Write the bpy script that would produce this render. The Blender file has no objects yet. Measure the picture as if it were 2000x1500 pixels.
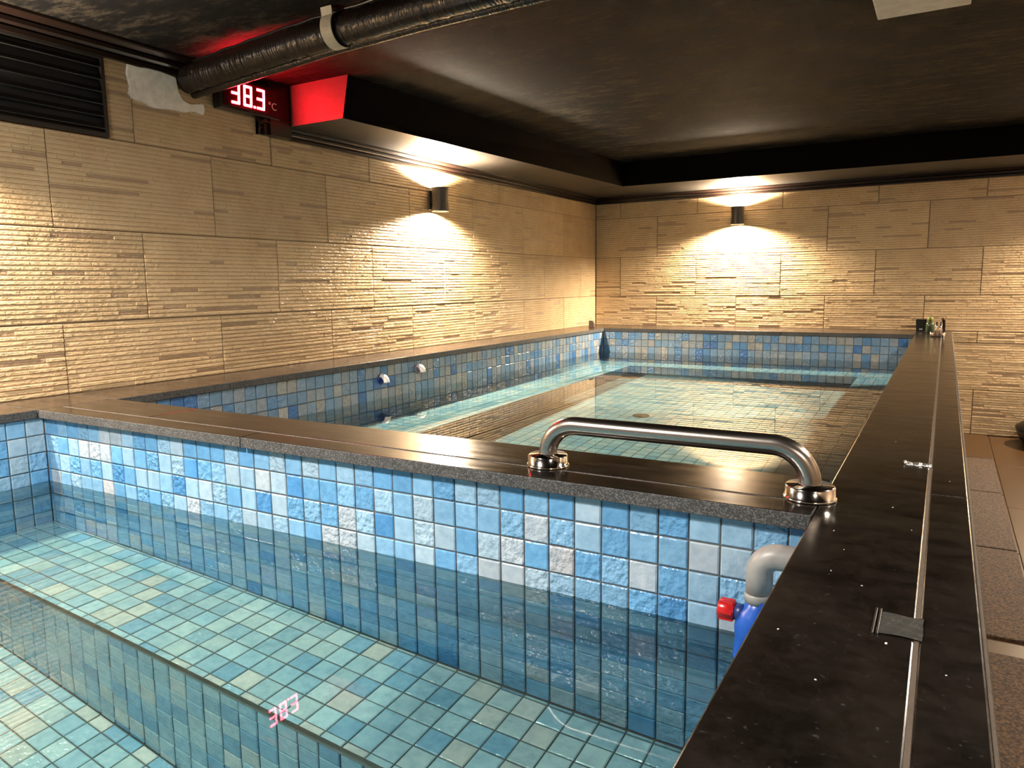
import bpy, bmesh, math, random
from mathutils import Vector, Matrix
R = random.Random(7)
scene = bpy.context.scene
COL = scene.collection

# ------------------------------------------------------------------ camera
# Heights are measured from the top of the stone coping (z = 0).  x: from the left wall, y: 0 at the far wall, towards the viewer negative.
CAM = Vector((2.4209, -5.4892, 0.3329)); FPX = 1442.8
YAW, PITCH, ROLL = 0.5288, -0.1347, -0.0127
fwd = Vector((-math.sin(YAW)*math.cos(PITCH), math.cos(YAW)*math.cos(PITCH), math.sin(PITCH)))
rgt = Vector((math.cos(YAW), math.sin(YAW), 0)); upv = rgt.cross(fwd)
c_, s_ = math.cos(ROLL), math.sin(ROLL)
rgt, upv = c_*rgt+s_*upv, -s_*rgt+c_*upv
cam = bpy.data.cameras.new('camera'); cam.sensor_fit = 'HORIZONTAL'; cam.sensor_width = 36
cam.lens = FPX/2000*36; cam.clip_start = .02
camo = bpy.data.objects.new('camera', cam); COL.objects.link(camo)
camo.matrix_world = Matrix(((rgt.x, upv.x, -fwd.x, CAM.x), (rgt.y, upv.y, -fwd.y, CAM.y), (rgt.z, upv.z, -fwd.z, CAM.z), (0, 0, 0, 1)))
scene.camera = camo

# ------------------------------------------------------------------ world, exposure, sampling quality
w = bpy.data.worlds.new('world'); scene.world = w; w.use_nodes = True
w.node_tree.nodes['Background'].inputs[0].default_value = (.9, .8, .7, 1)
w.node_tree.nodes['Background'].inputs[1].default_value = 0.0
vs = scene.view_settings
vs.view_transform = 'Standard'; vs.look = 'None'; vs.gamma = 1; vs.use_curve_mapping = False
vs.exposure = 1.45
cy = scene.cycles
cy.max_bounces = 10; cy.diffuse_bounces = 4; cy.glossy_bounces = 4; cy.transmission_bounces = 8
cy.caustics_refractive = True; cy.caustics_reflective = False; cy.blur_glossy = 1.0
cy.sample_clamp_indirect = 4.0
cy.use_denoising = True
WARM = (1.0, .83, .62); SOFT = (1.0, .84, .66); NEUTRAL = (1.0, .93, .86); GOLD = (1.0, .84, .66)
P_FAR, P_BACK, P_NEAR, P_CEIL_FILL, P_WALK_FILL = 122.0, 116.0, 56.0, 27.0, 8.0

# ------------------------------------------------------------------ key dimensions
FLOOR = -.658; CEIL = 1.15; SOFFIT = .99
XL, XLN, YK, XR, XJ, XO = .255, .24, -.42, 2.2745, 2.416, 2.470
YB, YC1, YC2 = -4.376, -4.395, -4.174
ZT = -.0242                    # top of the first tile row
W_NEAR, W_FAR = -.21, -.175    # water levels
BENCH_N, FLOOR_N, EDGE_N = -.63, -1.0, -4.655
BENCH_F, FLOOR_F = -.55, -.93
FX_L, FY_B, FX_R = .62, -.83, 2.01
END_N = -6.7                   # near pool's other end
ROOM_R, ROOM_F = 3.9, -7.6

# ------------------------------------------------------------------ node helpers
def material(name):
    m = bpy.data.materials.new(name); m.use_nodes = True
    nt = m.node_tree
    b = nt.nodes['Principled BSDF']
    return m, nt, b
def N(nt, typ, **kw):
    n = nt.nodes.new(typ)
    for k, v in kw.items():
        if k.startswith('i_'):
            key = k[2:]; n.inputs[int(key) if key.isdigit() else key].default_value = v
        else: setattr(n, k, v)
    return n
def L(nt, a, ao, b, bi): nt.links.new(a.outputs[ao], b.inputs[bi])
def ramp(nt, stops):
    n = nt.nodes.new('ShaderNodeValToRGB'); cr = n.color_ramp
    while len(cr.elements) < len(stops): cr.elements.new(.5)
    for e, (p, c) in zip(cr.elements, stops): e.position = p; e.color = c if len(c) == 4 else (*c, 1)
    return n
def pos(nt, scale=(1, 1, 1)):
    g = N(nt, 'ShaderNodeNewGeometry'); mp = N(nt, 'ShaderNodeMapping'); mp.inputs['Scale'].default_value = scale
    L(nt, g, 'Position', mp, 'Vector'); return mp
def noise(nt, src, scale, detail=3, rough=.55):
    n = N(nt, 'ShaderNodeTexNoise'); n.inputs['Scale'].default_value = scale; n.inputs['Detail'].default_value = detail; n.inputs['Roughness'].default_value = rough
    L(nt, src, 0, n, 'Vector'); return n
def bump(nt, b, h, ho, strength, dist=.002):
    n = N(nt, 'ShaderNodeBump'); n.inputs['Strength'].default_value = strength; n.inputs['Distance'].default_value = dist
    L(nt, h, ho, n, 'Height'); L(nt, n, 'Normal', b, 'Normal'); return n
def plain(name, col, rough=.5, metal=0, spec=.5, bumps=None):
    m, nt, b = material(name)
    p = pos(nt); n = noise(nt, p, 40)
    lo = tuple(x*.88 for x in col); hi = tuple(min(1, x*1.1) for x in col)
    r = ramp(nt, [(.3, lo), (.7, hi)]); L(nt, n, 0, r, 0); L(nt, r, 0, b, 'Base Color')
    b.inputs['Roughness'].default_value = rough; b.inputs['Metallic'].default_value = metal
    b.inputs['Specular IOR Level'].default_value = spec
    if bumps: bump(nt, b, noise(nt, p, bumps[0]), 0, bumps[1])
    return m
def emitter(name, col, strength):
    m, nt, b = material(name)
    b.inputs['Base Color'].default_value = (*col, 1)
    b.inputs['Emission Color'].default_value = (*col, 1); b.inputs['Emission Strength'].default_value = strength
    return m

# ------------------------------------------------------------------ materials
def mat_panel(name, c1, c2, rough):
    m, nt, b = material(name)
    p = pos(nt); n = noise(nt, p, 9, 4); oi = N(nt, 'ShaderNodeObjectInfo')
    r = ramp(nt, [(.3, c1), (.7, c2)]); L(nt, n, 0, r, 0)
    hv = N(nt, 'ShaderNodeHueSaturation'); mr = N(nt, 'ShaderNodeMapRange'); mr.inputs[3].default_value = .9; mr.inputs[4].default_value = 1.08
    L(nt, oi, 'Random', mr, 0); L(nt, mr, 0, hv, 'Value'); L(nt, r, 0, hv, 'Color'); L(nt, hv, 0, b, 'Base Color')
    b.inputs['Roughness'].default_value = rough; b.inputs['Specular IOR Level'].default_value = .5
    ps = pos(nt, (1, 1, 2.2)); n2 = noise(nt, ps, 60, 3, .6); bump(nt, b, n2, 0, .9, .005)
    return m
M_PANEL = mat_panel('wall_panel_glaze', (.52, .375, .215), (.60, .45, .27), .21)
M_PANELD = mat_panel('wall_panel_brown_strip', (.32, .22, .13), (.38, .265, .165), .5)
M_WALLBASE = plain('wall_base', (.22, .16, .11), .7)

def mat_tile():
    m, nt, b = material('pool_tile_glaze')
    at = N(nt, 'ShaderNodeAttribute', attribute_name='tint'); oi = N(nt, 'ShaderNodeObjectInfo')
    mul = N(nt, 'ShaderNodeMixRGB', blend_type='MULTIPLY'); mul.inputs[0].default_value = 1
    L(nt, at, 'Color', mul, 1); L(nt, oi, 'Color', mul, 2)
    p = pos(nt); n = noise(nt, p, 45, 4, .6)
    r = ramp(nt, [(.25, (.74, .80, .84)), (.5, (.97, .98, 1)), (.8, (1.22, 1.16, 1.10))]); L(nt, n, 0, r, 0)
    m2 = N(nt, 'ShaderNodeMixRGB', blend_type='MULTIPLY'); m2.inputs[0].default_value = 1
    L(nt, mul, 0, m2, 1); L(nt, r, 0, m2, 2); L(nt, m2, 0, b, 'Base Color')
    b.inputs['Roughness'].default_value = .22; b.inputs['Specular IOR Level'].default_value = .45
    n2 = noise(nt, p, 75, 2, .5)
    bp = N(nt, 'ShaderNodeBump'); bp.inputs['Distance'].default_value = .006
    a = N(nt, 'ShaderNodeMath', operation='MULTIPLY'); L(nt, at, 'Alpha', a, 0); L(nt, oi, 'Alpha', a, 1)
    L(nt, a, 0, bp, 'Strength'); L(nt, n2, 0, bp, 'Height'); L(nt, bp, 0, b, 'Normal')
    return m
M_TILE = mat_tile()
M_GROUT = plain('tile_grout', (.10, .10, .095), .85)

def mat_stone(name, lo, hi, r0, r1, speck):
    m, nt, b = material(name)
    p = pos(nt); n = noise(nt, p, 6, 6, .65); n2 = noise(nt, p, 420 if speck > .1 else 150, 2)
    n4 = noise(nt, p, 38, 6, .7); mm = N(nt, 'ShaderNodeMath', operation='ADD'); L(nt, n, 0, mm, 0); L(nt, n4, 0, mm, 1)
    r = ramp(nt, [(.42, lo), (.62, hi)]); hf = N(nt, 'ShaderNodeMath', operation='MULTIPLY'); hf.inputs[1].default_value = .5; L(nt, mm, 0, hf, 0); L(nt, hf, 0, r, 0)
    sp = ramp(nt, [(.48, (0, 0, 0)), (.66, (1, 1, 1))] if speck > .1 else [(.66, (0, 0, 0)), (.74, (1, 1, 1))]); L(nt, n2, 0, sp, 0)
    mx = N(nt, 'ShaderNodeMixRGB', blend_type='ADD'); mx.inputs[0].default_value = speck
    L(nt, r, 0, mx, 1); L(nt, sp, 0, mx, 2); L(nt, mx, 0, b, 'Base Color')
    ps = pos(nt, (3, 14, 1)); n3 = noise(nt, ps, 2.2, 5, .6); mr = N(nt, 'ShaderNodeMapRange')
    mr.inputs[1].default_value = .3; mr.inputs[2].default_value = .7; mr.inputs[3].default_value = r0; mr.inputs[4].default_value = r1
    L(nt, n3, 0, mr, 0); L(nt, mr, 0, b, 'Roughness')
    b.inputs['Specular IOR Level'].default_value = .7
    bump(nt, b, n2, 0, .04 if speck < .1 else .35, .001)
    return m
M_COPE = mat_stone('coping_dark_polished', (.004, .0032, .0026), (.016, .0125, .010), .13, .26, .03)
M_COPESIDE = mat_stone('coping_sawn_edge', (.012, .0115, .011), (.04, .038, .035), .7, .8, .11)
M_LEDGE = mat_stone('ledge_brown_polished', (.018, .012, .008), (.045, .031, .022), .16, .30, .02)  # brown stone, base lightened to carry the wall's reflection and lamplight
M_BEAD = plain('coping_joint_mortar', (.09, .068, .05), .7, bumps=(160, .5))
def mat_ceiling():
    m, nt, b = material('ceiling_dark_render')
    ps = pos(nt, (1.0, 2.6, 1)); n = noise(nt, ps, 6.5, 12, .80)
    r = ramp(nt, [(.44, (.0008, .0006, .0005)), (.51, (.008, .006, .004)), (.585, (.050, .039, .025))]); L(nt, n, 0, r, 0); L(nt, r, 0, b, 'Base Color')
    b.inputs['Roughness'].default_value = .72; b.inputs['Specular IOR Level'].default_value = .12
    ps2 = pos(nt, (5, 12, 6)); n2 = noise(nt, ps2, 3.2, 12, .85); bump(nt, b, n2, 0, 1.0, .06)
    return m
M_CEIL = mat_ceiling()
M_SOFFIT = plain('soffit_dark_paint', (.026, .021, .016), .42, bumps=(70, .5))
M_FASCIA = plain('fascia_black_paint', (.002, .0019, .0016), .85, spec=.03, bumps=(60, .2))
M_END = plain('bulkhead_end_paint', (.085, .075, .07), .55, bumps=(60, .2))
M_TRIM = plain('dark_stained_moulding', (.009, .0045, .003), .28)
M_BLACK = plain('black_plastic', (.008, .008, .008), .3)
M_MATTE = plain('black_matte_metal', (.02, .018, .016), .38)
M_VENT = plain('black_louvre_paint', (.006, .0045, .0035), .5)
def mat_steel(name, col, rough, aniso):
    m, nt, b = material(name)
    p = pos(nt, (1, 1, 1)); n = noise(nt, p, 180, 2)
    r = ramp(nt, [(.3, tuple(x*.93 for x in col)), (.7, col)]); L(nt, n, 0, r, 0); L(nt, r, 0, b, 'Base Color')
    b.inputs['Metallic'].default_value = 1; b.inputs['Roughness'].default_value = rough
    b.inputs['Anisotropic'].default_value = aniso
    return m
M_STEEL = mat_steel('brushed_stainless_steel', (.42, .375, .335), .26, .4)
M_CHROME = mat_steel('polished_chrome', (.80, .74, .68), .11, 0)
M_FOIL = mat_steel('crumpled_foil_tape', (.72, .71, .69), .38, 0)
nt = M_FOIL.node_tree; bump(nt, nt.nodes['Principled BSDF'], noise(nt, pos(nt), 120, 3), 0, .8, .004)
M_PVC = plain('grey_pvc_pipe', (.30, .285, .265), .4)
M_BLUE = plain('blue_plastic', (.012, .085, .42), .3)
M_RED = plain('red_plastic', (.55, .012, .012), .25)
M_NAVY = plain('navy_plastic', (.02, .04, .17), .35)
M_MAUVE = plain('grey_mauve_plastic', (.24, .21, .24), .4)
M_WHITEP = plain('white_plastic', (.8, .79, .76), .35)
def mat_wrap():
    m, nt, b = material('black_tape_wrap')
    b.inputs['Base Color'].default_value = (.012, .008, .006, 1); b.inputs['Roughness'].default_value = .24
    ps = pos(nt, (22, 3, 3)); n = noise(nt, ps, 2.4, 4, .6); bump(nt, b, n, 0, .7, .012)
    return m
M_WRAP = mat_wrap()
M_PLASTER = plain('white_plaster_patch', (.88, .84, .76), .8, bumps=(60, .4))
M_CREAM = plain('cream_strap', (.62, .55, .42), .45)
M_CBOX = plain('cream_ceiling_box', (.82, .77, .70), .5)
def mat_rough_floor():
    m, nt, b = material('rough_brown_granite')
    p = pos(nt); n = noise(nt, p, 130, 4, .75); n2 = noise(nt, p, 5, 4)
    r = ramp(nt, [(.40, (.006, .0025, .001)), (.50, (.06, .028, .010)), (.64, (.16, .084, .034))]); L(nt, n, 0, r, 0)
    mx = N(nt, 'ShaderNodeMixRGB', blend_type='MULTIPLY'); mx.inputs[0].default_value = .35; L(nt, r, 0, mx, 1); L(nt, n2, 0, mx, 2)
    L(nt, mx, 0, b, 'Base Color'); b.inputs['Roughness'].default_value = .8; bump(nt, b, n, 0, .6, .003)
    return m
M_GRANITE = mat_rough_floor()
M_FLOOR = plain('smooth_brown_floor', (.055, .026, .008), .32)
M_GAP = plain('dark_floor_gap', (.012, .008, .005), .8)
M_BOTTLE = plain('dark_green_glass', (.02, .035, .012), .2)
M_OLIVE = plain('olive_cap', (.16, .17, .03), .3)
M_BROWN = plain('brown_rubber', (.10, .062, .045), .6)
E_RED = emitter('red_led_segment', (1.0, .012, .020), 170.0)
E_TEXT = plain('white_print', (.8, .78, .75), .5)
E_LENS = emitter('lit_lamp_lens', (1.0, .80, .55), 30.0)
E_LENSN = emitter('lit_lamp_lens_soft', (1.0, .9, .78), 30.0)
def mat_water(name, tint):
    m, nt, b = material(name); nt.nodes.remove(b)
    out = nt.nodes['Material Output']
    rf = N(nt, 'ShaderNodeBsdfRefraction'); rf.inputs['IOR'].default_value = 1.33; rf.inputs['Roughness'].default_value = 0; rf.inputs['Color'].default_value = (*tint, 1)
    gl = N(nt, 'ShaderNodeBsdfGlossy'); gl.inputs['Roughness'].default_value = 0; gl.inputs['Color'].default_value = (1, 1, 1, 1)
    fr = N(nt, 'ShaderNodeFresnel'); fr.inputs['IOR'].default_value = 1.33
    mx = N(nt, 'ShaderNodeMixShader'); L(nt, fr, 0, mx, 0); L(nt, rf, 0, mx, 1); L(nt, gl, 0, mx, 2); L(nt, mx, 0, out, 'Surface')
    return m
M_WATER_N = mat_water('clear_pool_water', (.75, .91, .88))
M_WATER_F = mat_water('clear_green_pool_water', (.74, .88, .87))

# ------------------------------------------------------------------ mesh helpers
class MB:
    def __init__(s): s.v = []; s.f = []; s.mi = []; s.sm = []
    def add(s, vs, fs, mi=0, smooth=False):
        o = len(s.v); s.v += [tuple(x) for x in vs]; s.f += [tuple(i+o for i in f) for f in fs]
        s.mi += [mi]*len(fs); s.sm += [smooth]*len(fs); return s
    def box(s, a, b, mi=0, top=None):
        x0, y0, z0 = a; x1, y1, z1 = b
        vs = [(x0, y0, z0), (x1, y0, z0), (x1, y1, z0), (x0, y1, z0), (x0, y0, z1), (x1, y0, z1), (x1, y1, z1), (x0, y1, z1)]
        fs = [(0, 3, 2, 1), (4, 5, 6, 7), (0, 1, 5, 4), (1, 2, 6, 5), (2, 3, 7, 6), (3, 0, 4, 7)]
        s.add(vs, fs, mi)
        if top is not None: s.mi[-5] = top
        return s
    def bbox(s, a, b, r, mi=0, top=None):
        "box with a chamfer of r on every edge"
        bm = bmesh.new(); bmesh.ops.create_cube(bm, size=1)
        for v in bm.verts: v.co = Vector([a[i]+(v.co[i]+.5)*(b[i]-a[i]) for i in range(3)])
        bmesh.ops.bevel(bm, geom=bm.edges[:], offset=r, segments=2, affect='EDGES', profile=.5)
        bm.normal_update()
        bm.verts.index_update()
        o = len(s.v); s.v += [tuple(v.co) for v in bm.verts]
        for f in bm.faces:
            s.f.append(tuple(v.index+o for v in f.verts)); s.mi.append(top if (top is not None and f.normal.z > .5) else mi); s.sm.append(False)
        bm.free(); return s
    def lathe(s, prof, M=None, n=32, mi=0, cap=True, smooth=True):
        M = M or Matrix(); o = len(s.v); k = len(prof)
        for i in range(n):
            a = 2*math.pi*i/n
            for r, z in prof: s.v.append(tuple(M @ Vector((r*math.cos(a), r*math.sin(a), z))))
        for i in range(n):
            j = (i+1) % n
            for q in range(k-1):
                s.f.append((o+i*k+q, o+j*k+q, o+j*k+q+1, o+i*k+q+1)); s.mi.append(mi); s.sm.append(smooth)
        if cap:
            s.f.append(tuple(o+i*k for i in reversed(range(n)))); s.mi.append(mi); s.sm.append(False)
            s.f.append(tuple(o+i*k+k-1 for i in range(n))); s.mi.append(mi); s.sm.append(False)
        return s
    def tube(s, pts, r, n=20, mi=0, cap=True):
        pts = [Vector(p) for p in pts]; o = len(s.v); k = len(pts)
        rs = r if isinstance(r, (list, tuple)) else [r]*k
        t = (pts[1]-pts[0]).normalized(); up = Vector((0, 0, 1)) if abs(t.z) < .9 else Vector((0, 1, 0))
        for i, p in enumerate(pts):
            t = ((pts[min(i+1, k-1)]-pts[max(i-1, 0)])).normalized()
            a = t.cross(up).normalized(); b2 = a.cross(t).normalized(); up = b2
            for q in range(n):
                an = 2*math.pi*q/n; s.v.append(tuple(p+rs[i]*(math.cos(an)*a+math.sin(an)*b2)))
        for i in range(k-1):
            for q in range(n):
                q2 = (q+1) % n
                s.f.append((o+i*n+q, o+i*n+q2, o+(i+1)*n+q2, o+(i+1)*n+q)); s.mi.append(mi); s.sm.append(True)
        if cap:
            s.f.append(tuple(o+q for q in reversed(range(n)))); s.mi.append(mi); s.sm.append(False)
            s.f.append(tuple(o+(k-1)*n+q for q in range(n))); s.mi.append(mi); s.sm.append(False)
        return s
    def prism(s, poly, axis, a0, a1, mi=0):
        "polygon in the two other axes, extruded along axis"
        ix = [i for i in range(3) if i != axis]; n = len(poly)
        def P(p, a):
            v = [0, 0, 0]; v[axis] = a; v[ix[0]], v[ix[1]] = p; return tuple(v)
        vs = [P(p, a0) for p in poly]+[P(p, a1) for p in poly]
        fs = [tuple(range(n)), tuple(range(2*n-1, n-1, -1))]+[(i, i+n, (i+1) % n+n, (i+1) % n) for i in range(n)]
        s.add(vs, fs, mi)
        return s
    def mesh(s, name, mats):
        me = bpy.data.meshes.new(name); me.from_pydata(s.v, [], s.f)
        for m in (mats if isinstance(mats, (list, tuple)) else [mats]): me.materials.append(m)
        me.polygons.foreach_set('material_index', s.mi); me.polygons.foreach_set('use_smooth', s.sm)
        bm = bmesh.new(); bm.from_mesh(me); bmesh.ops.recalc_face_normals(bm, faces=bm.faces[:]); bm.to_mesh(me); bm.free()
        me.update(); return me
    def build(s, name, mats, parent=None): return link(name, s.mesh(name, mats), parent)
def link(name, me, parent=None, M=None):
    o = bpy.data.objects.new(name, me); COL.objects.link(o)
    if M is not None: o.matrix_world = M
    if parent is not None: o.parent = parent
    return o
def tag(o, label, cat, group=None, kind=None):
    o['label'] = label; o['category'] = cat
    if group: o['group'] = group
    if kind: o['kind'] = kind
    return o
def empty(name, loc=(0, 0, 0), rz=0):
    o = bpy.data.objects.new(name, None); COL.objects.link(o); o.location = loc; o.rotation_euler = (0, 0, rz); o.empty_display_size = .05
    return o
def rx(a): return Matrix.Rotation(a, 4, 'X')
def ry(a): return Matrix.Rotation(a, 4, 'Y')
def rz(a): return Matrix.Rotation(a, 4, 'Z')
T = Matrix.Translation
def on_screen(p, margin=0):
    d = Vector(p)-CAM; z = d.dot(fwd)
    if z < .05: return False
    u = 1000+FPX*d.dot(rgt)/z; v = 750-FPX*d.dot(upv)/z
    return -margin < u < 2000+margin and -margin < v < 1500+margin

# ------------------------------------------------------------------ room shell
wall_left = MB().box((-.14, ROOM_F, FLOOR-.5), (-.010, .14, CEIL+.1)).build('wall_left', M_WALLBASE)
tag(wall_left, 'long wall of ribbed beige tiles behind the pools', 'wall', kind='structure')
wall_back = MB().box((-.010, .010, FLOOR-.5), (ROOM_R, .14, CEIL+.1)).build('wall_back', M_WALLBASE)
tag(wall_back, 'far end wall of ribbed golden beige tiles', 'wall', kind='structure')
wall_right = MB().box((ROOM_R, ROOM_F, FLOOR-.1), (ROOM_R+.12, .14, CEIL+.1)).build('wall_right', plain('side_wall_paint', (.40, .31, .21), .5))
tag(wall_right, 'plain beige side wall across the walkway', 'wall', kind='structure')
wall_front = MB().box((-.14, ROOM_F-.12, FLOOR-.5), (ROOM_R+.12, ROOM_F, CEIL+.1)).build('wall_front', plain('end_wall_paint', (.42, .34, .25), .5))
tag(wall_front, 'plain beige wall behind the viewer', 'wall', kind='structure')

PITCH_R = .015
def ribbed_panel(w, h, seed):
    rr = random.Random(seed); mb = MB(); g = .0017
    mb.box((g, g, -.009), (w-g, h-g, -.0033))
    n = max(1, round(h/PITCH_R)); ph = (h-2*g)/n
    for i in range(n):
        v0 = g+i*ph; u = g
        while u < w-g-1e-6:
            ln = rr.choice((.03, .05, .08, .12, .18, .26))*rr.uniform(.7, 1.3)
            u1 = min(w-g, u+ln)
            if w-g-u1 < .03: u1 = w-g
            dark = rr.random() < .085 and .06 < u1-u < .3
            t = -.0013 if dark else rr.choice((-.0005, 0, .0003, .0008)) + rr.uniform(-.0003, .0003)
            b = -.0034; a0 = v0+.0013; a1 = v0+ph-.0010; c0 = a0+.0022; c1 = a1-.0022
            e = .0008
            vs = [(u, a0, b), (u1, a0, b), (u+e, c0, t), (u1-e, c0, t), (u+e, c1, t), (u1-e, c1, t), (u, a1, b), (u1, a1, b)]
            mb.add(vs, [(0, 1, 3, 2), (2, 3, 5, 4), (4, 5, 7, 6), (0, 2, 4, 6), (1, 7, 5, 3)], 1 if dark else 0)
            u = u1
    return mb.mesh('tile', [M_PANEL, M_PANELD])
PAN = [ribbed_panel(.6, .3, 100+i) for i in range(10)]
def panel_wall(parent, u_lo, u_hi, rows, joints, frame):
    "rows: list of (z0, z1); joints: first joint for each row parity; frame(u, z) -> matrix"
    k = 0
    for r, (z0, z1) in enumerate(rows):
        j = joints[r % 2]; u = j-.6*math.ceil((j-u_lo)/.6)
        while u < u_hi-1e-6:
            a, b = max(u, u_lo), min(u+.6, u_hi)
            if b-a > .01:
                full = b-a > .599 and z1-z0 > .299
                me = PAN[R.randrange(len(PAN))] if full else ribbed_panel(b-a, z1-z0, 500+k)
                link('tile', me, parent, frame(a, z0) @ T((0, 0, R.uniform(-.0008, .0008)))); k += 1
            u += .6
# left wall: u runs from the far corner towards the far end = +y ; normal +x
FL = lambda u, z: Matrix(((0, 0, 1, 0), (1, 0, 0, u), (0, 1, 0, z), (0, 0, 0, 1)))
panel_wall(wall_left, -5.4, -.002, [(-.002, .2265), (.2265, .5265), (.5265, .8265)], (-1.1738, -1.4768), FL)
VENT_Y1 = -3.972
panel_wall(wall_left, VENT_Y1, -3.28, [(.8265, 1.09)], (-1.4768, -1.4768), FL)
panel_wall(wall_left, -3.28, -.002, [(.8265, .955)], (-1.4768, -1.4768), FL)
# back wall: u = +x ; normal -y
FB = lambda u, z: Matrix(((1, 0, 0, u), (0, 0, -1, 0), (0, 1, 0, z), (0, 0, 0, 1)))
panel_wall(wall_back, .003, 3.6, [(-.002, .2265), (.2265, .5265), (.5265, .8265), (.8265, .955)], (.5066, .2096), FB)
panel_wall(wall_back, 2.462, 3.6, [(-.658, -.3735), (-.3735, -.0735), (-.0735, -.003)], (.2096, .5066), FB)

ceiling = MB().box((-.14, ROOM_F-.1, CEIL), (ROOM_R+.1, .14, CEIL+.12)).build('ceiling', M_CEIL)
tag(ceiling, 'low dark rough-rendered ceiling above the pools', 'ceiling', kind='structure')
# dropped bulkheads
bl = MB()
xa, ya = .325, -3.20; xb_, yb_ = .455, -.58
z0, z1 = SOFFIT, CEIL+.002
vs = [(0, ya, z0), (xa, ya, z0), (xb_, yb_, z0), (0, yb_, z0), (0, ya, z1), (xa+.035, ya, z1), (xb_, yb_, z1), (0, yb_, z1)]
bl.add(vs, [(0, 3, 2, 1)], 0); bl.add(vs, [(4, 5, 6, 7), (1, 2, 6, 5), (2, 3, 7, 6), (3, 0, 4, 7)], 1); bl.add(vs, [(0, 1, 5, 4)], 2)
bulk_l = bl.build('ceiling_bulkhead', [M_SOFFIT, M_FASCIA, M_END])
tag(bulk_l, 'dark dropped bulkhead along the long wall with a red-lit end', 'bulkhead', kind='structure')
bb = MB(); vs = [(0, -.58, z0), (ROOM_R, -.53, z0), (ROOM_R, .0, z0), (0, .0, z0), (0, -.58, z1), (ROOM_R, -.53, z1), (ROOM_R, .0, z1), (0, .0, z1)]
bb.add(vs, [(0, 3, 2, 1)], 0); bb.add(vs, [(4, 5, 6, 7), (0, 1, 5, 4), (1, 2, 6, 5), (2, 3, 7, 6), (3, 0, 4, 7)], 1)
bulk_b = bb.build('ceiling_bulkhead', [M_SOFFIT, M_FASCIA])
tag(bulk_b, 'dark dropped bulkhead across the far end wall', 'bulkhead', kind='structure')

def moulding(z0, z1, d):
    "stepped profile as (outward, height) points from the wall"
    h = z1-z0
    return [(0, z0), (d*.35, z0), (d*.35, z0+h*.22), (d*.22, z0+h*.26), (d*.5, z0+h*.42), (d*.5, z0+h*.60), (d*.38, z0+h*.64), (d*.8, z0+h*.82), (d, z0+h*.86), (d, z1), (0, z1)]
pf = moulding(.940, SOFFIT, .040)
t1 = MB().prism(pf, 1, -3.352, 0).build('trim_1', M_TRIM); tag(t1, 'dark stepped moulding under the long bulkhead', 'trim', kind='structure')
t2 = MB().prism([(-p, q) for p, q in pf], 0, .001, ROOM_R).build('trim_2', M_TRIM); tag(t2, 'dark stepped moulding under the far bulkhead', 'trim', kind='structure')
pf2 = moulding(1.082, CEIL, .045)
t3 = MB().prism(pf2, 1, ROOM_F, -3.30).build('trim_3', M_TRIM); tag(t3, 'dark stepped moulding along the ceiling above the vent', 'trim', kind='structure')
t4 = MB().box((.0005, -3.352, .9395), (.016, -3.333, CEIL)).box((.0005, -3.333, .9395), (.029, -3.312, CEIL)).box((.0005, -3.312, .9395), (.041, -3.2005, CEIL)).build('trim_4', M_TRIM); tag(t4, 'short upright dark moulding below the temperature display', 'trim', kind='structure')

# ------------------------------------------------------------------ walkway floor
floor = MB().box((2.40, ROOM_F, FLOOR-.06), (ROOM_R, .14, FLOOR-.004)).build('floor', M_FLOOR)
tag(floor, 'brown walkway floor beside the raised pool edge', 'floor', kind='structure')
ys = [-.02, -.745, -1.500, -2.345, -3.150, -3.250, -4.05, -4.85, -5.65, -6.45, -7.25]
for i in range(len(ys)-1):
    a, b = ys[i+1], ys[i]
    if abs((b-a)-.1) < .02:
        MB().bbox((2.462, a+.004, FLOOR-.02), (2.71, b-.003, FLOOR-.002), .002).build('slab', M_FLOOR, floor); continue
    o = MB().bbox((2.462, a+.005, FLOOR-.02), (2.70, b-.006, FLOOR+.006), .003).build('slab', M_GRANITE if i else M_FLOOR, floor)
    MB().box((2.455, b-.0065, FLOOR-.0035), (2.705, b+.0055, FLOOR-.0015)).build('floor_gap', M_GAP, floor)
for i in range(9):
    MB().bbox((2.708, -.02-.85*(i+1)+.002, FLOOR-.02), (3.88, -.02-.85*i-.002, FLOOR), .002).build('slab', M_FLOOR, floor)

# ------------------------------------------------------------------ tiles
TS = .0478; JO = .0028
PALETTE = [((.13, .33, .56), 22), ((.19, .38, .57), 26), ((.26, .43, .58), 22), ((.33, .46, .56), 14), ((.38, .45, .51), 7), ((.42, .44, .47), 3), ((.08, .26, .52), 8)]
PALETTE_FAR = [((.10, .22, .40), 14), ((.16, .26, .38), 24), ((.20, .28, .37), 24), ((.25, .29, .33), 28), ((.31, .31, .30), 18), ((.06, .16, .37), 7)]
PALETTE_FLOORF = [((.40, .60, .70), 30), ((.48, .65, .72), 30), ((.55, .67, .71), 20), ((.62, .66, .66), 6), ((.30, .52, .66), 14)]
PALETTE_FLOOR = [((.34, .50, .59), 30), ((.42, .56, .62), 30), ((.50, .60, .62), 18), ((.62, .61, .58), 9), ((.25, .43, .57), 14)]
def pick(rr, pal):
    t = rr.uniform(0, sum(p[1] for p in pal))
    for c, wgt in pal:
        t -= wgt
        if t <= 0: break
    k = rr.uniform(.9, 1.08); return tuple(x*k for x in c)
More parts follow.
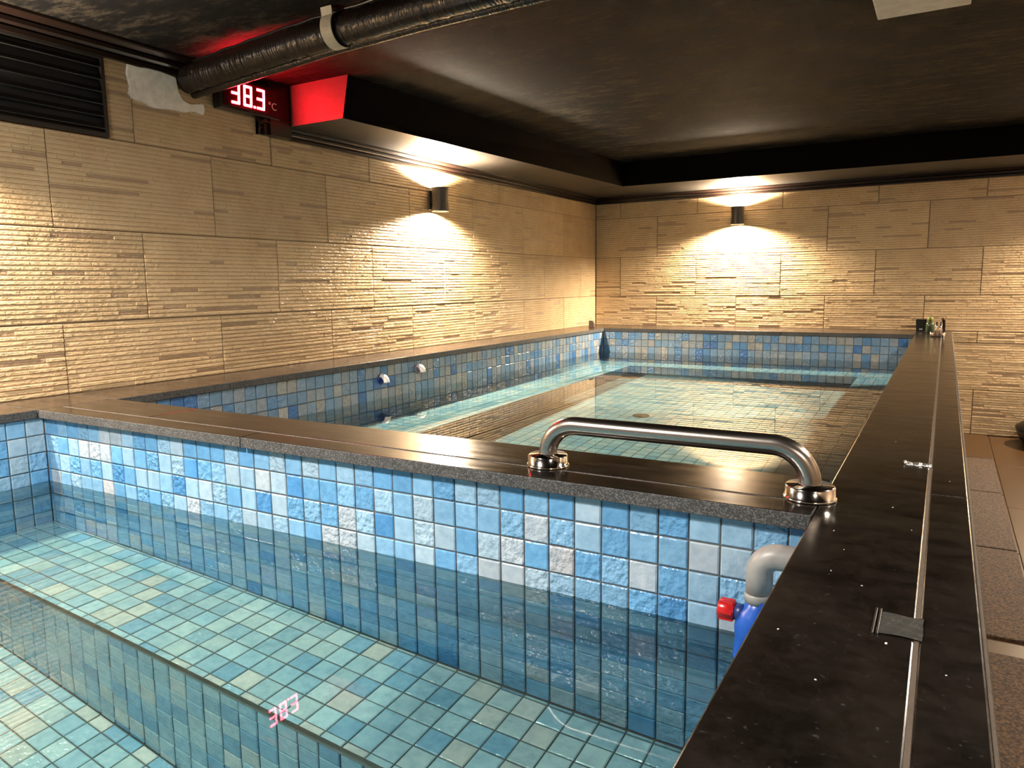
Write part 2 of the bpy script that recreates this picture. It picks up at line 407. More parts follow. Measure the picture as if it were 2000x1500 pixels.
def tile_geo(rr=None, j=0):
    h = TS/2; e = .0022; t = .0
    z = [t+(rr.uniform(-.0006, .0004) if rr else 0) for _ in range(4)]
    vs = [(-h, -h, -.005), (h, -h, -.005), (h, h, -.005), (-h, h, -.005), (-h, -h, -.0016), (h, -h, -.0016), (h, h, -.0016), (-h, h, -.0016),
          (-h+e, -h+e, z[0]), (h-e, -h+e, z[1]), (h-e, h-e, z[2]), (-h+e, h-e, z[3])]
    fs = [(0, 1, 5, 4), (1, 2, 6, 5), (2, 3, 7, 6), (3, 0, 4, 7), (4, 5, 9, 8), (5, 6, 10, 9), (6, 7, 11, 10), (7, 4, 8, 11), (8, 9, 10, 11)]
    return vs, fs
def set_tint(me, cols):
    at = me.color_attributes.new('tint', 'FLOAT_COLOR', 'POINT'); at.data.foreach_set('color', cols)
TILE_ME = []
for i in range(6):
    v_, f_ = tile_geo(random.Random(i)); me = bpy.data.meshes.new('tile'); me.from_pydata(v_, [], f_); me.materials.append(M_TILE)
    set_tint(me, [1.0]*(4*len(v_))); TILE_ME.append(me)
RECV = []
def cuts(a, b, first, pitch=.05, least=.006):
    "grid lines between a and b, one of them at first"
    k = math.ceil((a+least-first)/pitch); out = [a]
    while first+k*pitch < b-least: out.append(first+k*pitch); k += 1
    return out+[b]
def tile_field(parent, O, U, V, Nn, us, vs_, pal, seed, most=300, rough=.5, keep=None):
    rr = random.Random(seed); O, U, V, Nn = Vector(O), Vector(U), Vector(V), Vector(Nn)
    cells = []
    for i in range(len(us)-1):
        for j in range(len(vs_)-1):
            w_, h_ = us[i+1]-us[i]-JO, vs_[j+1]-vs_[j]-JO
            if w_ < .004 or h_ < .004: continue
            c = O+U*(us[i]+us[i+1])/2+V*(vs_[j]+vs_[j+1])/2
            if keep and not keep(c): continue
            d = CAM-c; imp = max(0, Nn.dot(d.normalized()))*w_*h_/d.length_squared
            if not on_screen(c, 120): imp = 0
            cells.append((imp, c, w_, h_))
    cells.sort(key=lambda q: -q[0])
    vv, ff, cc = [], [], []
    for n, (imp, c, w_, h_) in enumerate(cells):
        col = pick(rr, pal); al = rr.choice((.12, .3, .8, 1.2))*rough*2
        tilt = Matrix.Rotation(rr.gauss(0, .008), 3, U) @ Matrix.Rotation(rr.gauss(0, .008), 3, V)
        u2, v2, n2 = tilt @ U, tilt @ V, tilt @ Nn
        c2 = c+Nn*rr.uniform(-.0007, .0005); sx, sy = w_/TS, h_/TS
        if n < most and imp > 0:
            M = Matrix(((u2.x*sx, v2.x*sy, n2.x, c2.x), (u2.y*sx, v2.y*sy, n2.y, c2.y), (u2.z*sx, v2.z*sy, n2.z, c2.z), (0, 0, 0, 1)))
            o = link('tile', TILE_ME[rr.randrange(6)], parent, M); o.color = (*col, al); RECV.append(o)
        else:
            tv, tf = tile_geo(rr); b0 = len(vv)
            for p in tv: vv.append(tuple(c2+u2*(p[0]*sx)+v2*(p[1]*sy)+n2*p[2])); cc += [*col, al]
            ff += [tuple(k+b0 for k in f) for f in tf]
    if vv:
        me = bpy.data.meshes.new('tile_field'); me.from_pydata(vv, [], ff); me.materials.append(M_TILE); set_tint(me, cc)
        o = link('tile_field', me, parent); o['kind'] = 'stuff'; RECV.append(o)
def core(name, a, b, label, cat='pool wall'):
    o = MB().box(a, b).build(name, M_GROUT); tag(o, label, cat, kind='structure'); RECV.append(o); return o
X, Y, Z = Vector((1, 0, 0)), Vector((0, 1, 0)), Vector((0, 0, 1))
G = .0032
NX0, NX1 = XLN-.010, XR+.010      # near pool tile faces
FX0, FX1 = XL-.010, XR+.010       # far pool tile faces
FYB, FYF = YK+.010, YC2-.012      # far pool far / near faces
colN = cuts(NX0, NX1, 2.1908); colF = cuts(FX0, FX1, 2.1908)
rowN = cuts(BENCH_N, ZT, ZT); rowF = cuts(BENCH_F, ZT, ZT-.004)
# dividing wall between the pools
div = core('pool_wall', (NX0-.02, YB+G, FLOOR_N-.06), (NX1+.02, FYF-G, ZT), 'blue tiled dividing wall between the two pools')
tile_field(div, (0, YB, 0), X, Z, -Y, colN, rowN, PALETTE, 11, 300)
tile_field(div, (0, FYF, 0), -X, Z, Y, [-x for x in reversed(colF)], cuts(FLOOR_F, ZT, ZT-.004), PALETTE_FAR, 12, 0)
# near pool
nl = core('pool_wall', (-.008, END_N-.1, FLOOR_N-.06), (NX0-G, YB+.3, ZT), 'blue tiled side wall of the near pool below the narrow ledge')
tile_field(nl, (NX0, 0, 0), -Y, Z, X, cuts(-YB, -END_N, -YB), cuts(FLOOR_N, ZT, ZT), PALETTE, 13, 300)
nr = core('pool_wall', (NX1+G, END_N-.1, FLOOR-.1), (XO-.012, 0.0, ZT), 'tiled wall carrying the wide dark coping beside the walkway')
tile_field(nr, (NX1, 0, 0), Y, Z, -X, cuts(END_N, YB, YB), cuts(FLOOR_N, ZT, ZT), PALETTE, 14, 0)
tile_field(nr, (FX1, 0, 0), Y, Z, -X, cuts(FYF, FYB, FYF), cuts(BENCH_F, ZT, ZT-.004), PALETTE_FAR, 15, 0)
ne = core('pool_wall', (NX0-.02, END_N-.12, FLOOR_N-.06), (NX1+.02, END_N-G, ZT), 'tiled end wall of the near pool behind the viewer')
tile_field(ne, (0, END_N, 0), -X, Z, Y, [-x for x in reversed(colN)], cuts(FLOOR_N, ZT, ZT), PALETTE, 16, 0)
nb = core('pool_bench', (NX0-.01, EDGE_N+G, FLOOR_N-.06), (NX1+.01, YB+.01, BENCH_N-G), 'tiled underwater bench along the dividing wall in the near pool', 'pool bench')
rowB = [EDGE_N+.004, EDGE_N+.021]+[EDGE_N+.021+.05*k for k in range(1, 6)]+[YB-.001]
tile_field(nb, (0, 0, BENCH_N), X, Y, Z, colN, rowB, PALETTE_FLOOR, 17, 300, .25)
tile_field(nb, (0, EDGE_N, 0), X, Z, -Y, colN, cuts(FLOOR_N, BENCH_N-.004, BENCH_N-.004), PALETTE_FLOOR, 18, 150, .3)
MB().bbox((NX0, EDGE_N-.003, BENCH_N-.010), (NX1, EDGE_N+.006, BENCH_N+.001), .002).build('edge_strip', plain('cream_edge_strip', (.52, .44, .34), .4), nb)
nf = core('pool_floor', (NX0-.02, END_N-.01, FLOOR_N-.08), (NX1+.02, EDGE_N+.02, FLOOR_N-G), 'pale tiled bottom of the near pool', 'pool floor')
tile_field(nf, (0, 0, FLOOR_N), X, Y, Z, colN, cuts(END_N, EDGE_N, EDGE_N-.03), PALETTE_FLOOR, 19, 300, .2)
# far pool
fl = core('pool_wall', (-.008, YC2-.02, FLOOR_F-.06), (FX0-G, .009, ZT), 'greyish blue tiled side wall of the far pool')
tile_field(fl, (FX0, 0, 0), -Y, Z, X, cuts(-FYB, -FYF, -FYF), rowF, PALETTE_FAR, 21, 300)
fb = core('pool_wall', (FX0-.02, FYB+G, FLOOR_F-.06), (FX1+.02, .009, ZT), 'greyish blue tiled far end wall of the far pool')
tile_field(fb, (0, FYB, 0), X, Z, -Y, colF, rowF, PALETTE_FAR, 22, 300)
fbench = MB().box((FX0-.01, FYF-.01, FLOOR_F-.06), (FX_L-G, FYB+.01, BENCH_F-G)).box((FX_L-G, FY_B+G, FLOOR_F-.06), (FX1+.01, FYB+.01, BENCH_F-G)).box((FX_R+G, FYF-.01, FLOOR_F-.06), (FX1+.01, FY_B+G, BENCH_F-G)).build('pool_bench', M_GROUT)
tag(fbench, 'tiled underwater bench running round the far pool', 'pool bench', kind='structure'); RECV.append(fbench)
tile_field(fbench, (0, 0, BENCH_F), X, Y, Z, cuts(FX0, FX_L, FX_L), cuts(FYF, FYB, FY_B), PALETTE_FLOORF, 23, 100, .2)
tile_field(fbench, (0, 0, BENCH_F), X, Y, Z, cuts(FX_L, FX1, 2.1908), cuts(FY_B, FYB, FY_B), PALETTE_FLOORF, 24, 60, .2)
tile_field(fbench, (0, 0, BENCH_F), X, Y, Z, cuts(FX_R, FX1, FX_R), cuts(FYF, FY_B, FY_B), PALETTE_FLOORF, 25, 60, .2)
tile_field(fbench, (FX_L, 0, 0), -Y, Z, X, cuts(-FY_B, -FYF, -FYF), cuts(FLOOR_F, BENCH_F-.003, BENCH_F-.003), PALETTE_FAR, 26, 60, .3)
tile_field(fbench, (0, FY_B, 0), X, Z, -Y, cuts(FX_L, FX_R, 2.1908), cuts(FLOOR_F, BENCH_F-.003, BENCH_F-.003), PALETTE_FAR, 27, 20, .3)
tile_field(fbench, (FX_R, 0, 0), Y, Z, -X, cuts(FYF, FY_B, FYF), cuts(FLOOR_F, BENCH_F-.003, BENCH_F-.003), PALETTE_FAR, 28, 0, .3)
ff_ = core('pool_floor', (FX_L-.02, FYF-.02, FLOOR_F-.08), (FX_R+.02, FY_B+.02, FLOOR_F-G), 'pale green tiled bottom of the far pool', 'pool floor')
tile_field(ff_, (0, 0, FLOOR_F), X, Y, Z, cuts(FX_L, FX_R, FX_R), cuts(FYF, FY_B, FY_B), PALETTE_FLOORF, 29, 300, .2)
dr = MB().lathe([(.0, .002), (.038, .002), (.042, 0), (.042, -.004)], T((1.15, -2.05, FLOOR_F+.003)), 24, cap=False).build('drain_cover', M_STEEL, ff_)

# ------------------------------------------------------------------ water
def water(name, x0, x1, y0, y1, z, m, label):
    o = MB().add([(x0, y0, z), (x1, y0, z), (x1, y1, z), (x0, y1, z)], [(0, 1, 2, 3)], 0, True).build(name, m)
    if o.data.polygons[0].normal.z < 0: o.data.flip_normals()
    tag(o, label, 'water', kind='stuff'); o.cycles.is_caustics_caster = True; return o
water('pool_water', NX0-.003, NX1+.003, END_N-.003, YB+.003, W_NEAR, M_WATER_N, 'clear still blue water filling the near pool')
water('pool_water', FX0-.003, FX1+.003, FYF-.003, FYB+.003, W_FAR, M_WATER_F, 'clear still green-tinted water filling the far pool')

# ------------------------------------------------------------------ coping slabs
def slab(parent, x0, x1, y0, y1, rad=.0018, name='slab', z1=0.0, z0=-.0245, top=None):
    g = .0013
    return MB().bbox((x0+g, y0+g, z0), (x1-g, y1-g, z1), rad, 0, 1).build(name, [M_COPESIDE, top or M_COPE], parent)
ck = empty('coping', (0, 0, 0)); tag(ck, 'dark stone coping on the wall dividing the pools', 'coping', kind='structure')
for a, b in ((XLN, .640), (.640, XR)): slab(ck, a, b, -4.325, YC2)
for a, b in ((XLN, 1.072), (1.072, XR)): slab(ck, a, b, YC1, -4.330)
MB().box((XLN, -4.3305, -.02), (XR, -4.3245, -.0012)).build('mortar_joint', M_BEAD, ck)
cr = empty('coping', (0, 0, 0)); tag(cr, 'wide dark stone coping along the walkway', 'coping', kind='structure')
for a, b in ((-2.10, 0), (-5.30, -2.10), (-6.8, -5.30)): slab(cr, XR, XJ-.0006, a, b)
for a, b in ((-2.40, 0), (-4.194, -2.40), (-5.4, -4.194), (-6.8, -5.4)): slab(cr, XJ+.0006, XO, a, b)
MB().box((XJ-.0021, -6.8, -.02), (XJ+.0021, -.0, -.0006)).build('mortar_joint', M_BEAD, cr)
MB().tube([(XO+.0005, -6.8, -.0035), (XO+.0005, -3.4, -.0035), (XO+.0005, 0, -.0035)], .0026, 8).build('edge_bead', M_BEAD, cr)
fk = MB()
for px, py, r_ in ((2.392, -4.762, .0022), (2.36, -4.63, .0012), (2.325, -4.60, .0011), (2.345, -4.86, .0013), (2.30, -4.78, .0015), (2.44, -4.80, .0010), (2.372, -4.30, .0014), (2.445, -4.10, .0011), (2.33, -4.52, .0009), (2.41, -4.98, .0012), (2.31, -4.45, .0013), (2.35, -3.80, .0012), (2.40, -4.40, .001)):
    fk.lathe([(r_, .0), (r_*.9, .0006), (0, .0008)], T((px, py, 0)) @ Matrix.Scale(.7, 4) @ rz(px*40) @ Matrix.Diagonal((1.3, .8, 1, 1)), 7, cap=False, smooth=False)
fo = fk.build('paint_flecks', M_WHITEP, cr); fo['kind'] = 'stuff'
cl = empty('coping', (0, 0, 0)); tag(cl, 'brown stone ledge between the long wall and the pools', 'coping', kind='structure')
yy = [-.42, -1.2, -1.95, -2.75, -3.756, YC2]
for i in range(5): slab(cl, .004, XL, yy[i+1], yy[i], top=M_LEDGE)
slab(cl, .004, XLN, YC1, YC2, top=M_LEDGE)
for a, b in ((-5.2, YC1), (-6.8, -5.2)): slab(cl, .004, XLN, a, b, top=M_LEDGE)
cb = empty('coping', (0, 0, 0)); tag(cb, 'brown stone ledge below the far end wall', 'coping', kind='structure')
for a, b in ((.004, .75), (.75, 1.5), (1.5, XR)): slab(cb, a, b, YK, -.004, top=M_LEDGE)
ce = empty('coping', (0, 0, 0)); tag(ce, 'dark stone coping at the near end behind the viewer', 'coping', kind='structure')
slab(ce, XLN, XR, -6.95, END_N+.01)

# ------------------------------------------------------------------ wall lamps
def sconce(loc, rot, label, power, col, lens, scale=1.0):
    t = empty('wall_lamp', loc, rot); tag(t, label, 'wall lamp', 'up-and-down wall lamps')
    # local: +x points out of the wall, origin on the wall at lamp centre
    cx = .062; prof = [(.040, -.060), (.046, -.062), (.0465, -.060), (.0435, -.03), (.0415, 0), (.0435, .03), (.0465, .060), (.046, .062), (.040, .060), (.037, .045), (.037, -.045), (.040, -.060)]
    body = MB().lathe(prof, T((cx, 0, 0)), 32, cap=False).build('body', M_MATTE, t)
    MB().bbox((.001, -.030, -.052), (.012, .030, .052), .003).build('wall_plate', M_MATTE, t)
    MB().bbox((.010, -.014, -.018), (.026, .014, .018), .002).build('arm', M_MATTE, t)
    for s in (-1, 1):
        MB().lathe([(.0, .0), (.036, .0), (.036, .003), (0, .003)], T((cx, 0, s*.050)) @ (rx(math.pi) if s > 0 else Matrix()), 24, cap=False).build('lens', lens, body)
        ld = bpy.data.lights.new('lamp', 'SPOT'); ld.energy = power; ld.color = col; ld.spot_size = math.radians(164); ld.spot_blend = .5; ld.shadow_soft_size = .022
        ld.cycles.is_caustics_light = True
        lo = bpy.data.objects.new('lamp_light', ld); COL.objects.link(lo); lo.parent = t
        lo.location = (cx, 0, s*.066); lo.rotation_euler = (math.pi if s > 0 else 0, 0, 0)
    return t
sconce((.002, -2.190, .783), 0, 'black hourglass wall lamp on the long wall above the far pool', P_FAR, WARM, E_LENS)
sconce((1.118, -.002, .792), -math.pi/2, 'black hourglass wall lamp on the far end wall', P_BACK, WARM, E_LENS)
sconce((3.40, -.002, .792), -math.pi/2, 'black hourglass wall lamp on the far end wall beyond the walkway', P_BACK*.75, WARM, E_LENS)
sconce((.002, -4.66, .783), 0, 'black hourglass wall lamp on the long wall beside the near pool', P_NEAR, SOFT, E_LENSN)
def ceiling_fill_light(loc, label, power, col):  # unseen fill lights, added to brighten the pools, walls and walkway
    t = empty('ceiling_fill_light', loc); tag(t, label, 'ceiling light', 'added round fill lights')
    MB().lathe([(.135, 0), (.135, -.022), (.128, -.026), (.120, -.026), (.120, -.010)], None, 40, cap=False).build('ring', M_WHITEP, t)
    MB().lathe([(.0, -.021), (.119, -.021), (.119, -.012), (0, -.012)], None, 40, cap=False).build('diffuser', E_LENSN, t)
    ld = bpy.data.lights.new('lamp', 'AREA'); ld.shape = 'DISK'; ld.size = .23; ld.energy = power; ld.color = col; ld.cycles.is_caustics_light = True
    lo = bpy.data.objects.new('lamp_light', ld); COL.objects.link(lo); lo.parent = t; lo.location = (0, 0, -.030)
ceiling_fill_light((1.15, -5.62, CEIL), 'added round fill light above the near pool behind the viewer', P_CEIL_FILL, NEUTRAL)
ceiling_fill_light((3.35, -1.9, CEIL), 'added round fill light above the far walkway', P_WALK_FILL, GOLD)
ceiling_fill_light((3.35, -3.7, CEIL), 'added round fill light above the middle of the walkway', P_WALK_FILL, GOLD)
ceiling_fill_light((3.35, -5.9, CEIL), 'added round fill light above the walkway behind the viewer', P_WALK_FILL*.6, GOLD)

# ------------------------------------------------------------------ temperature display
td = empty('temperature_display', (0, -3.406, 1.064)); tag(td, 'black wall display with glowing red digits 38.3 degrees C', 'display')
MB().bbox((.001, -.145, -.062), (.045, .140, .062), .003).build('housing', M_BLACK, td)
win = MB().bbox((.045, -.132, -.050), (.0475, .128, .050), .001).build('window', plain('smoked_red_window', (.03, .002, .003), .12), td)
SEG = {'3': 'abcdg', '8': 'abcdefg'}
def digit(ch, y0):
    w_, h_, t_ = .040, .078, .0085; m = MB(); s = .006
    def bar(ya, za, yb, zb):
        sk = .004
        f = lambda y, z: y0+y+sk*(z/h_)
        vs = [(.0476, f(ya, za), za-h_/2), (.0476, f(yb, za), za-h_/2), (.0476, f(yb, zb), zb-h_/2), (.0476, f(ya, zb), zb-h_/2)]
        vs += [(.0490, v[1], v[2]) for v in vs]
        m.add(vs, [(4, 5, 6, 7), (0, 1, 5, 4), (1, 2, 6, 5), (2, 3, 7, 6), (3, 0, 4, 7)])
    for c in SEG[ch]:
        {'a': lambda: bar(.002, h_-t_, w_-.002, h_), 'd': lambda: bar(.002, 0, w_-.002, t_), 'g': lambda: bar(.002, h_/2-t_/2, w_-.002, h_/2+t_/2),
         'b': lambda: bar(w_-t_, h_/2+.001, w_, h_-.001), 'c': lambda: bar(w_-t_, .001, w_, h_/2-.001), 'e': lambda: bar(0, .001, t_, h_/2-.001), 'f': lambda: bar(0, h_/2+.001, t_, h_-.001)}[c]()
    return m.build('digit', E_RED, win)
for ch, y0 in (('3', -.098), ('8', -.040), ('3', .022)): digit(ch, y0)
MB().box((.0476, .0085, -.039), (.049, .0165, -.031)).build('decimal_point', E_RED, win)
def text(body, size, M, mat, parent, name):
    cu = bpy.data.curves.new('t', 'FONT'); cu.body = body; cu.size = size; cu.extrude = .0004
    o = bpy.data.objects.new('t', cu); COL.objects.link(o)
    dg = bpy.context.evaluated_depsgraph_get(); me = bpy.data.meshes.new_from_object(o.evaluated_get(dg))
    bpy.data.objects.remove(o); me.materials.clear(); me.materials.append(mat)
    q = bpy.data.objects.new(name, me); COL.objects.link(q); q.parent = parent; q.matrix_local = M; return q
FT = Matrix(((0, 0, 1, .0479), (1, 0, 0, .082), (0, 1, 0, -.028), (0, 0, 0, 1)))
text('\u00b0C', .040, FT, E_TEXT, win, 'unit_mark')

# ------------------------------------------------------------------ air vent
va = empty('air_vent', (0, -4.40, .95)); tag(va, 'black louvred air vent set high in the long wall', 'vent')
y0, y1, a0, a1 = -.45, VENT_Y1+4.40, .8275-.95, 1.084-.95
for nm, A, B in (('frame', (-.009, y0, a0), (.012, y1, a0+.014)), ('frame', (-.009, y0, a1-.012), (.012, y1, a1)), ('frame', (-.009, y1-.014, a0+.014), (.012, y1, a1-.012)), ('frame', (-.009, y0, a0+.014), (.012, y0+.014, a1-.012))):
    MB().bbox(A, B, .0015).build(nm, M_VENT, va)
MB().box((-.0095, y0+.014, a0+.014), (-.006, y1-.014, a1-.012)).build('backing', plain('vent_dark', (.002, .002, .002), .9), va)
ns = 6; ph = (a1-a0-.026)/ns
for i in range(ns):
    zc = a0+.014+ph*(i+.5)
    M = T((.004, 0, zc)) @ ry(math.radians(38))
    m = MB().box((-.016, y0+.015, -.0016), (.014, y1-.015, .0016)); m.v = [tuple(M @ Vector(v)) for v in m.v]
    m.build('slat', M_VENT, va)

# ------------------------------------------------------------------ ceiling pipe
pp = empty('wrapped_pipe', (0, -3.66, 1.09)); tag(pp, 'black tape-wrapped pipe bundle hung below the ceiling', 'pipe')
pts, rs = [], []
for i in range(331):
    x = -.009+i*.007; y = -3.655-.085*min(1, x/1.1)-.03*max(0, x-1.1); pts.append((x, y+3.66, (1.079+.017*min(1, x/.6))-1.09)); rs.append(.0465+.0013*math.sin(x*95)*(.5+.5*math.sin(x*23))+.0007*math.sin(x*260)+R.uniform(-.0003, .0003))
MB().tube(pts, rs, 28).build('main_pipe', M_WRAP, pp)
pts2 = []
for i in range(61):
    x = .0+i*.04; y = -3.655-.085*min(1, x/1.1)-.03*max(0, x-1.1)+.026; z = 1.034+.022*min(1, x/.75); pts2.append((x, y+3.66+.0, z-1.09))
MB().tube(pts2, .0145, 16).build('lower_pipe', M_WRAP, pp)
pts3 = [(x, y-.018, z+.047+.002*math.sin(i*.3)) for i, (x, y, z) in enumerate(pts[12:])]
MB().tube(pts3[::9], .005, 8).build('cable', M_BLACK, pp)
sx = .80; sp = []
for k in range(0, 25):
    a = math.radians(-215+k*250/24)
    sp.append((sx, -.065+.052*math.cos(a), .0045+.052*math.sin(a)))
sp = [(sx, sp[0][1]-.004, .058)]+sp+[(sx, sp[-1][1]+.004, .058)]
sm = MB()
for i in range(len(sp)-1):
    p, q2 = Vector(sp[i]), Vector(sp[i+1]); d = (q2-p).normalized(); n_ = Vector((1, 0, 0)).cross(d)*.0015; e = Vector((.021, 0, 0))
    sm.add([p-e-n_, p+e-n_, p+e+n_, p-e+n_, q2-e-n_, q2+e-n_, q2+e+n_, q2-e+n_], [(0, 1, 5, 4), (1, 2, 6, 5), (2, 3, 7, 6), (3, 0, 4, 7)])
sm.build('strap', M_CREAM, pp)
# plaster patch round the pipe hole
poly = [(-3.888, 1.080), (-3.893, 1.05), (-3.884, 1.01), (-3.890, .985), (-3.876, .972), (-3.84, .966), (-3.797, .955), (-3.74, .962), (-3.68, .962), (-3.64, .972), (-3.600, .968), (-3.592, .985), (-3.596, 1.006), (-3.625, 1.001), (-3.655, .994), (-3.685, 1.004), (-3.700, 1.03), (-3.706, 1.075), (-3.74, 1.080), (-3.80, 1.084), (-3.85, 1.078)]
plm = MB().prism([(y+3.75, z-1.02) for y, z in poly], 0, -.006, .0075)
pl = plm.build('plaster_patch', M_PLASTER); pl.location = (0, -3.75, 1.02); tag(pl, 'white plaster patch on the wall round the pipe hole', 'plaster patch')

# ------------------------------------------------------------------ ceiling box
cx_ = empty('ceiling_box', (2.317, -3.04, CEIL)); tag(cx_, 'cream rectangular box fixed to the dark ceiling', 'ceiling box')
MB().bbox((-.121, -.165, -.038), (.121, .165, 0), .003).build('cover', M_CBOX, cx_)
MB().bbox((-.126, -.170, -.006), (.126, .170, -.0005), .001).build('base', M_WHITEP, cx_)

# ------------------------------------------------------------------ grab bar
gb = empty('grab_bar', (2.03, -4.305, 0)); tag(gb, 'brushed steel grab bar standing on the dividing coping', 'grab bar')
x0, x1, zt, rb = -.226, .228, .0785, .058
pts = [(x0, 0, .012)]
for k in range(0, 13):
    a = math.pi-k*math.pi/24; pts.append((x0+rb+rb*math.cos(a), 0, zt-rb+rb*math.sin(a)))
for k in range(0, 13):
    a = math.pi/2-k*math.pi/24; pts.append((x1-rb+rb*math.cos(a), 0, zt-rb+rb*math.sin(a)))
pts.append((x1, 0, .012))
MB().tube(pts, .0165, 28).build('bar', M_STEEL, gb)
for x in (x0, x1):
    MB().lathe([(.0385, .0005), (.0395, .0015), (.0385, .004), (.0365, .005), (.0365, .019), (.0345, .0215), (.018, .0225), (.0175, .0235)], T((x, 0, 0)), 40).build('flange', M_CHROME, gb)

# ------------------------------------------------------------------ inlet valve in the near pool
iv = empty('inlet_valve', (2.212, -4.445, -.13)); tag(iv, 'grey elbow pipe with blue valve and red cap in the near pool', 'valve')
pts = [(NX1-2.212+.004, 0, .077), (.045, 0, .078)]
for k in range(0, 11):
    a = math.pi/2+k*math.pi/20; pts.append((.029+.026*math.cos(a), 0, .052+.026*math.sin(a)))
pts += [(.003, 0, .02)]
MB().tube(pts, .0185, 22).build('elbow_pipe', M_PVC, iv)
MB().tube([(.003, 0, .022), (.003, 0, .018), (.003, 0, .008)], [.0195, .0200, .0195], 22).build('collar', M_PVC, iv)
MB().lathe([(.0, .018), (.0185, .014), (.020, -.002), (.026, -.012), (.0285, -.026), (.027, -.040), (.021, -.058), (.0165, -.088), (.017, -.094), (.014, -.094), (.013, -.085)], T((.006, 0, 0)) @ ry(math.radians(14)), 28, cap=False).build('body', M_BLUE, iv)
MB().lathe([(.012, .0), (.012, .018)], T((-.012, -.004, -.012)) @ ry(math.radians(-88)), 18).build('neck', M_NAVY, iv)
cap = MB()
prof = []
n = 36
cap.lathe([(.0, .0), (.0125, .0), (.0140, .002), (.0140, .022), (.0125, .024), (.0, .024)], T((-.028, -.004, -.0115)) @ ry(math.radians(-88)), 24, cap=False)
for k in range(6):
    a = k*math.pi/3; cap.bbox((-.0505, -.004+.0135*math.cos(a)-.0022, -.0115+.0135*math.sin(a)-.0022), (-.030, -.004+.0135*math.cos(a)+.0022, -.0115+.0135*math.sin(a)+.0022), .0008)
cap.build('cap', M_RED, iv)

# ------------------------------------------------------------------ wall nozzles in the far pool
for (y, z, mi, lab) in ((-2.935, -.084, M_NAVY, 'dark blue down-turned nozzle with painted lit top on the far pool wall'), (-2.665, -.066, M_MAUVE, 'grey down-turned nozzle with painted lit top on the far pool wall')):
    t = empty('water_nozzle', (FX0, y, z)); tag(t, lab, 'nozzle', 'nozzles on the far pool wall')
    M = ry(math.radians(90))
    MB().lathe([(.024, 0), (.024, .004), (.020, .007)], M, 28).build('base_ring', mi, t)
    sh, hd = MB(), MB(); K, Q = 10, 24; P = []
    for k in range(K):
        a_ = k*math.pi/2/(K-1); cc = Vector((.006+.020*math.sin(a_), 0, -.014+.020*math.cos(a_))); out = Vector((math.sin(a_), 0, math.cos(a_)))
        P.append([cc+.0185*(math.cos(2*math.pi*q/Q)*out+math.sin(2*math.pi*q/Q)*Vector((0, 1, 0))) for q in range(Q)])
    fl_ = [p for ring in P for p in ring]; low, high = [], []
    for k in range(K-1):
        for q in range(Q):
            f = (k*Q+q, k*Q+(q+1) % Q, (k+1)*Q+(q+1) % Q, (k+1)*Q+q); (high if (q < 5 or q >= Q-5) else low).append(f)
    sh.add(fl_, low, 0, True); sh.add(P[-1], [tuple(range(Q))]); sh.build('spout', mi, t)
    hd.add([p+Vector((0, 0, .0004)) for p in fl_], high, 0, True).build('lit_top', M_WHITEP, t)  # white upper half paints in the lamp's light on the nozzle

# ------------------------------------------------------------------ tape on the walkway coping
tp = empty('foil_tape', (2.398, -4.0, .0)); tag(tp, 'small curled strip of silver foil tape across the coping joint', 'tape')
m = MB(); nn = 9
for i in range(nn):
    x = -.021+.041*i/(nn-1)
    for j in range(5):
        a = math.pi*j/4; m.v.append((x, .009*math.cos(a)*(1+.15*math.sin(i*2.1)), .0005+.0042*math.sin(a)*(1+.25*math.cos(i*1.7))))
for i in range(nn-1):
    for j in range(4): m.f.append((i*5+j, (i+1)*5+j, (i+1)*5+j+1, i*5+j+1)); m.mi.append(0); m.sm.append(False)
m.build('strip', M_FOIL, tp)
MB().tube([(-.0215, .008, .002), (-.023, 0, .005), (-.0215, -.008, .002)], .0022, 8).build('curled_end', M_FOIL, tp)
tp2 = empty('foil_tape', (2.4025, -4.719, .0)); tag(tp2, 'flat grey foil tape patch nearest the viewer on the coping', 'tape')
m = MB(); nu, nv = 9, 9
for i in range(nu):
    for j in range(nv):
        m.v.append((-.0185+.037*i/(nu-1)+R.uniform(-.0005, .0005), -.025+.050*j/(nv-1), .0007+.0012*abs(math.sin(j*1.3+i*.4))))
for i in range(nu-1):
    for j in range(nv-1): m.f.append((i*nv+j, (i+1)*nv+j, (i+1)*nv+j+1, i*nv+j+1)); m.mi.append(0); m.sm.append(False)
m.build('patch', plain('dull_grey_tape', (.10, .105, .10), .35, .6, bumps=(150, .5)), tp2)
for dx in (-.0195, -.0235): MB().bbox((dx-.001, -.030, 0), (dx+.001, .032, .0022), .0005).build('tape_edge', M_BLACK, tp2)

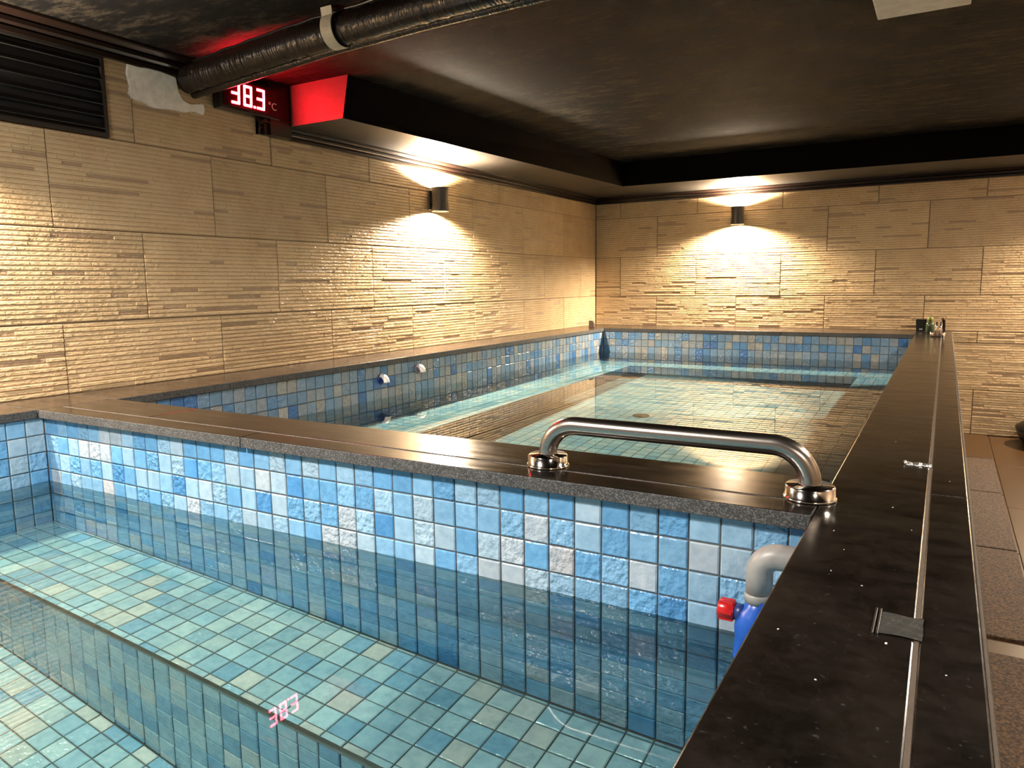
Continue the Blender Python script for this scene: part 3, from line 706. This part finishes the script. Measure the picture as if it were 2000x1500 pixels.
# ------------------------------------------------------------------ small things at the far ends of the coping
cu = empty('cup', (2.300, -.11, 0)); tag(cu, 'small black square cup at the far end of the wide coping', 'cup')
m = MB(); a, b = .026, .031
vs = []
for s_i, z in ((a, 0), (b, .076), (b-.003, .076), (a-.003, .006)): vs += [(-s_i, -s_i, z), (s_i, -s_i, z), (s_i, s_i, z), (-s_i, s_i, z)]
fs = [(3, 2, 1, 0), (12, 13, 14, 15)]
for k in range(3):
    for i in range(4): fs.append((k*4+i, k*4+(i+1) % 4, k*4+4+(i+1) % 4, k*4+4+i))
m.add(vs, fs).build('vessel', M_BLACK, cu)
MB().bbox((-.009, -.0295, .012), (.009, -.027, .020), .0006).build('label_plate', M_WHITEP, cu)
bo = empty('bottle', (2.350, -.19, 0)); tag(bo, 'dark green bottle with olive cap behind the chrome tap', 'bottle')
MB().lathe([(.022, 0), (.024, .003), (.024, .052), (.020, .062), (.011, .067), (.011, .071)], None, 28).build('vessel', M_BOTTLE, bo)
MB().lathe([(.013, .071), (.0165, .074), (.0165, .090), (.012, .096), (.0, .097)], T((0, 0, 0)), 28, cap=False).build('cap', M_OLIVE, bo)
ta = empty('tap', (2.395, -.60, 0)); tag(ta, 'chrome tap with two upright posts on the wide coping', 'tap')
MB().bbox((-.036, -.012, .0), (.036, .012, .010), .004).build('base_plate', M_CHROME, ta)
for x in (-.009, .012): MB().tube([(x, 0, .008), (x+.001, 0, .045), (x+.004, .004, .086)], [.0075, .0062, .005], 16).build('post', M_CHROME, ta)
for x in (-.028, .030): MB().lathe([(.009, .008), (.010, .012), (.010, .024), (.007, .028), (0, .029)], T((x, 0, 0)), 20, cap=False).build('knob', M_CHROME, ta)
MB().tube([(.030, .018, .004), (.030, .018, .07), (.027, .014, .098), (.020, .006, .104)], [.008, .008, .009, .008], 16).build('spout', plain('dark_bronze', (.035, .02, .012), .2, .6), ta)
pg = empty('rubber_stop', (.128, -.36, 0)); tag(pg, 'small brown rounded rubber stop at the ledge corner', 'stop')
pol = [(-.020, 0), (.020, 0), (.020, .030), (.014, .045), (0, .051), (-.020, .051)]
MB().prism(pol, 1, -.010, .010).build('body', M_BROWN, pg)
MB().bbox((-.022, -.013, .0), (.028, .013, .004), .001).build('foot', M_BROWN, pg)

# ------------------------------------------------------------------ dark bin on the walkway
bi = empty('bin', (3.055, -.22, FLOOR)); tag(bi, 'dark rounded bin on the walkway by the far wall', 'bin')
MB().lathe([(.17, 0), (.185, .01), (.215, .06), (.225, .10)], None, 40).build('body', M_BLACK, bi)
MB().lathe([(.228, .10), (.228, .112), (.18, .15), (.10, .172), (.0, .178)], None, 40, cap=False).build('lid', M_BLACK, bi)

for o in RECV: o.cycles.is_caustics_receiver = True
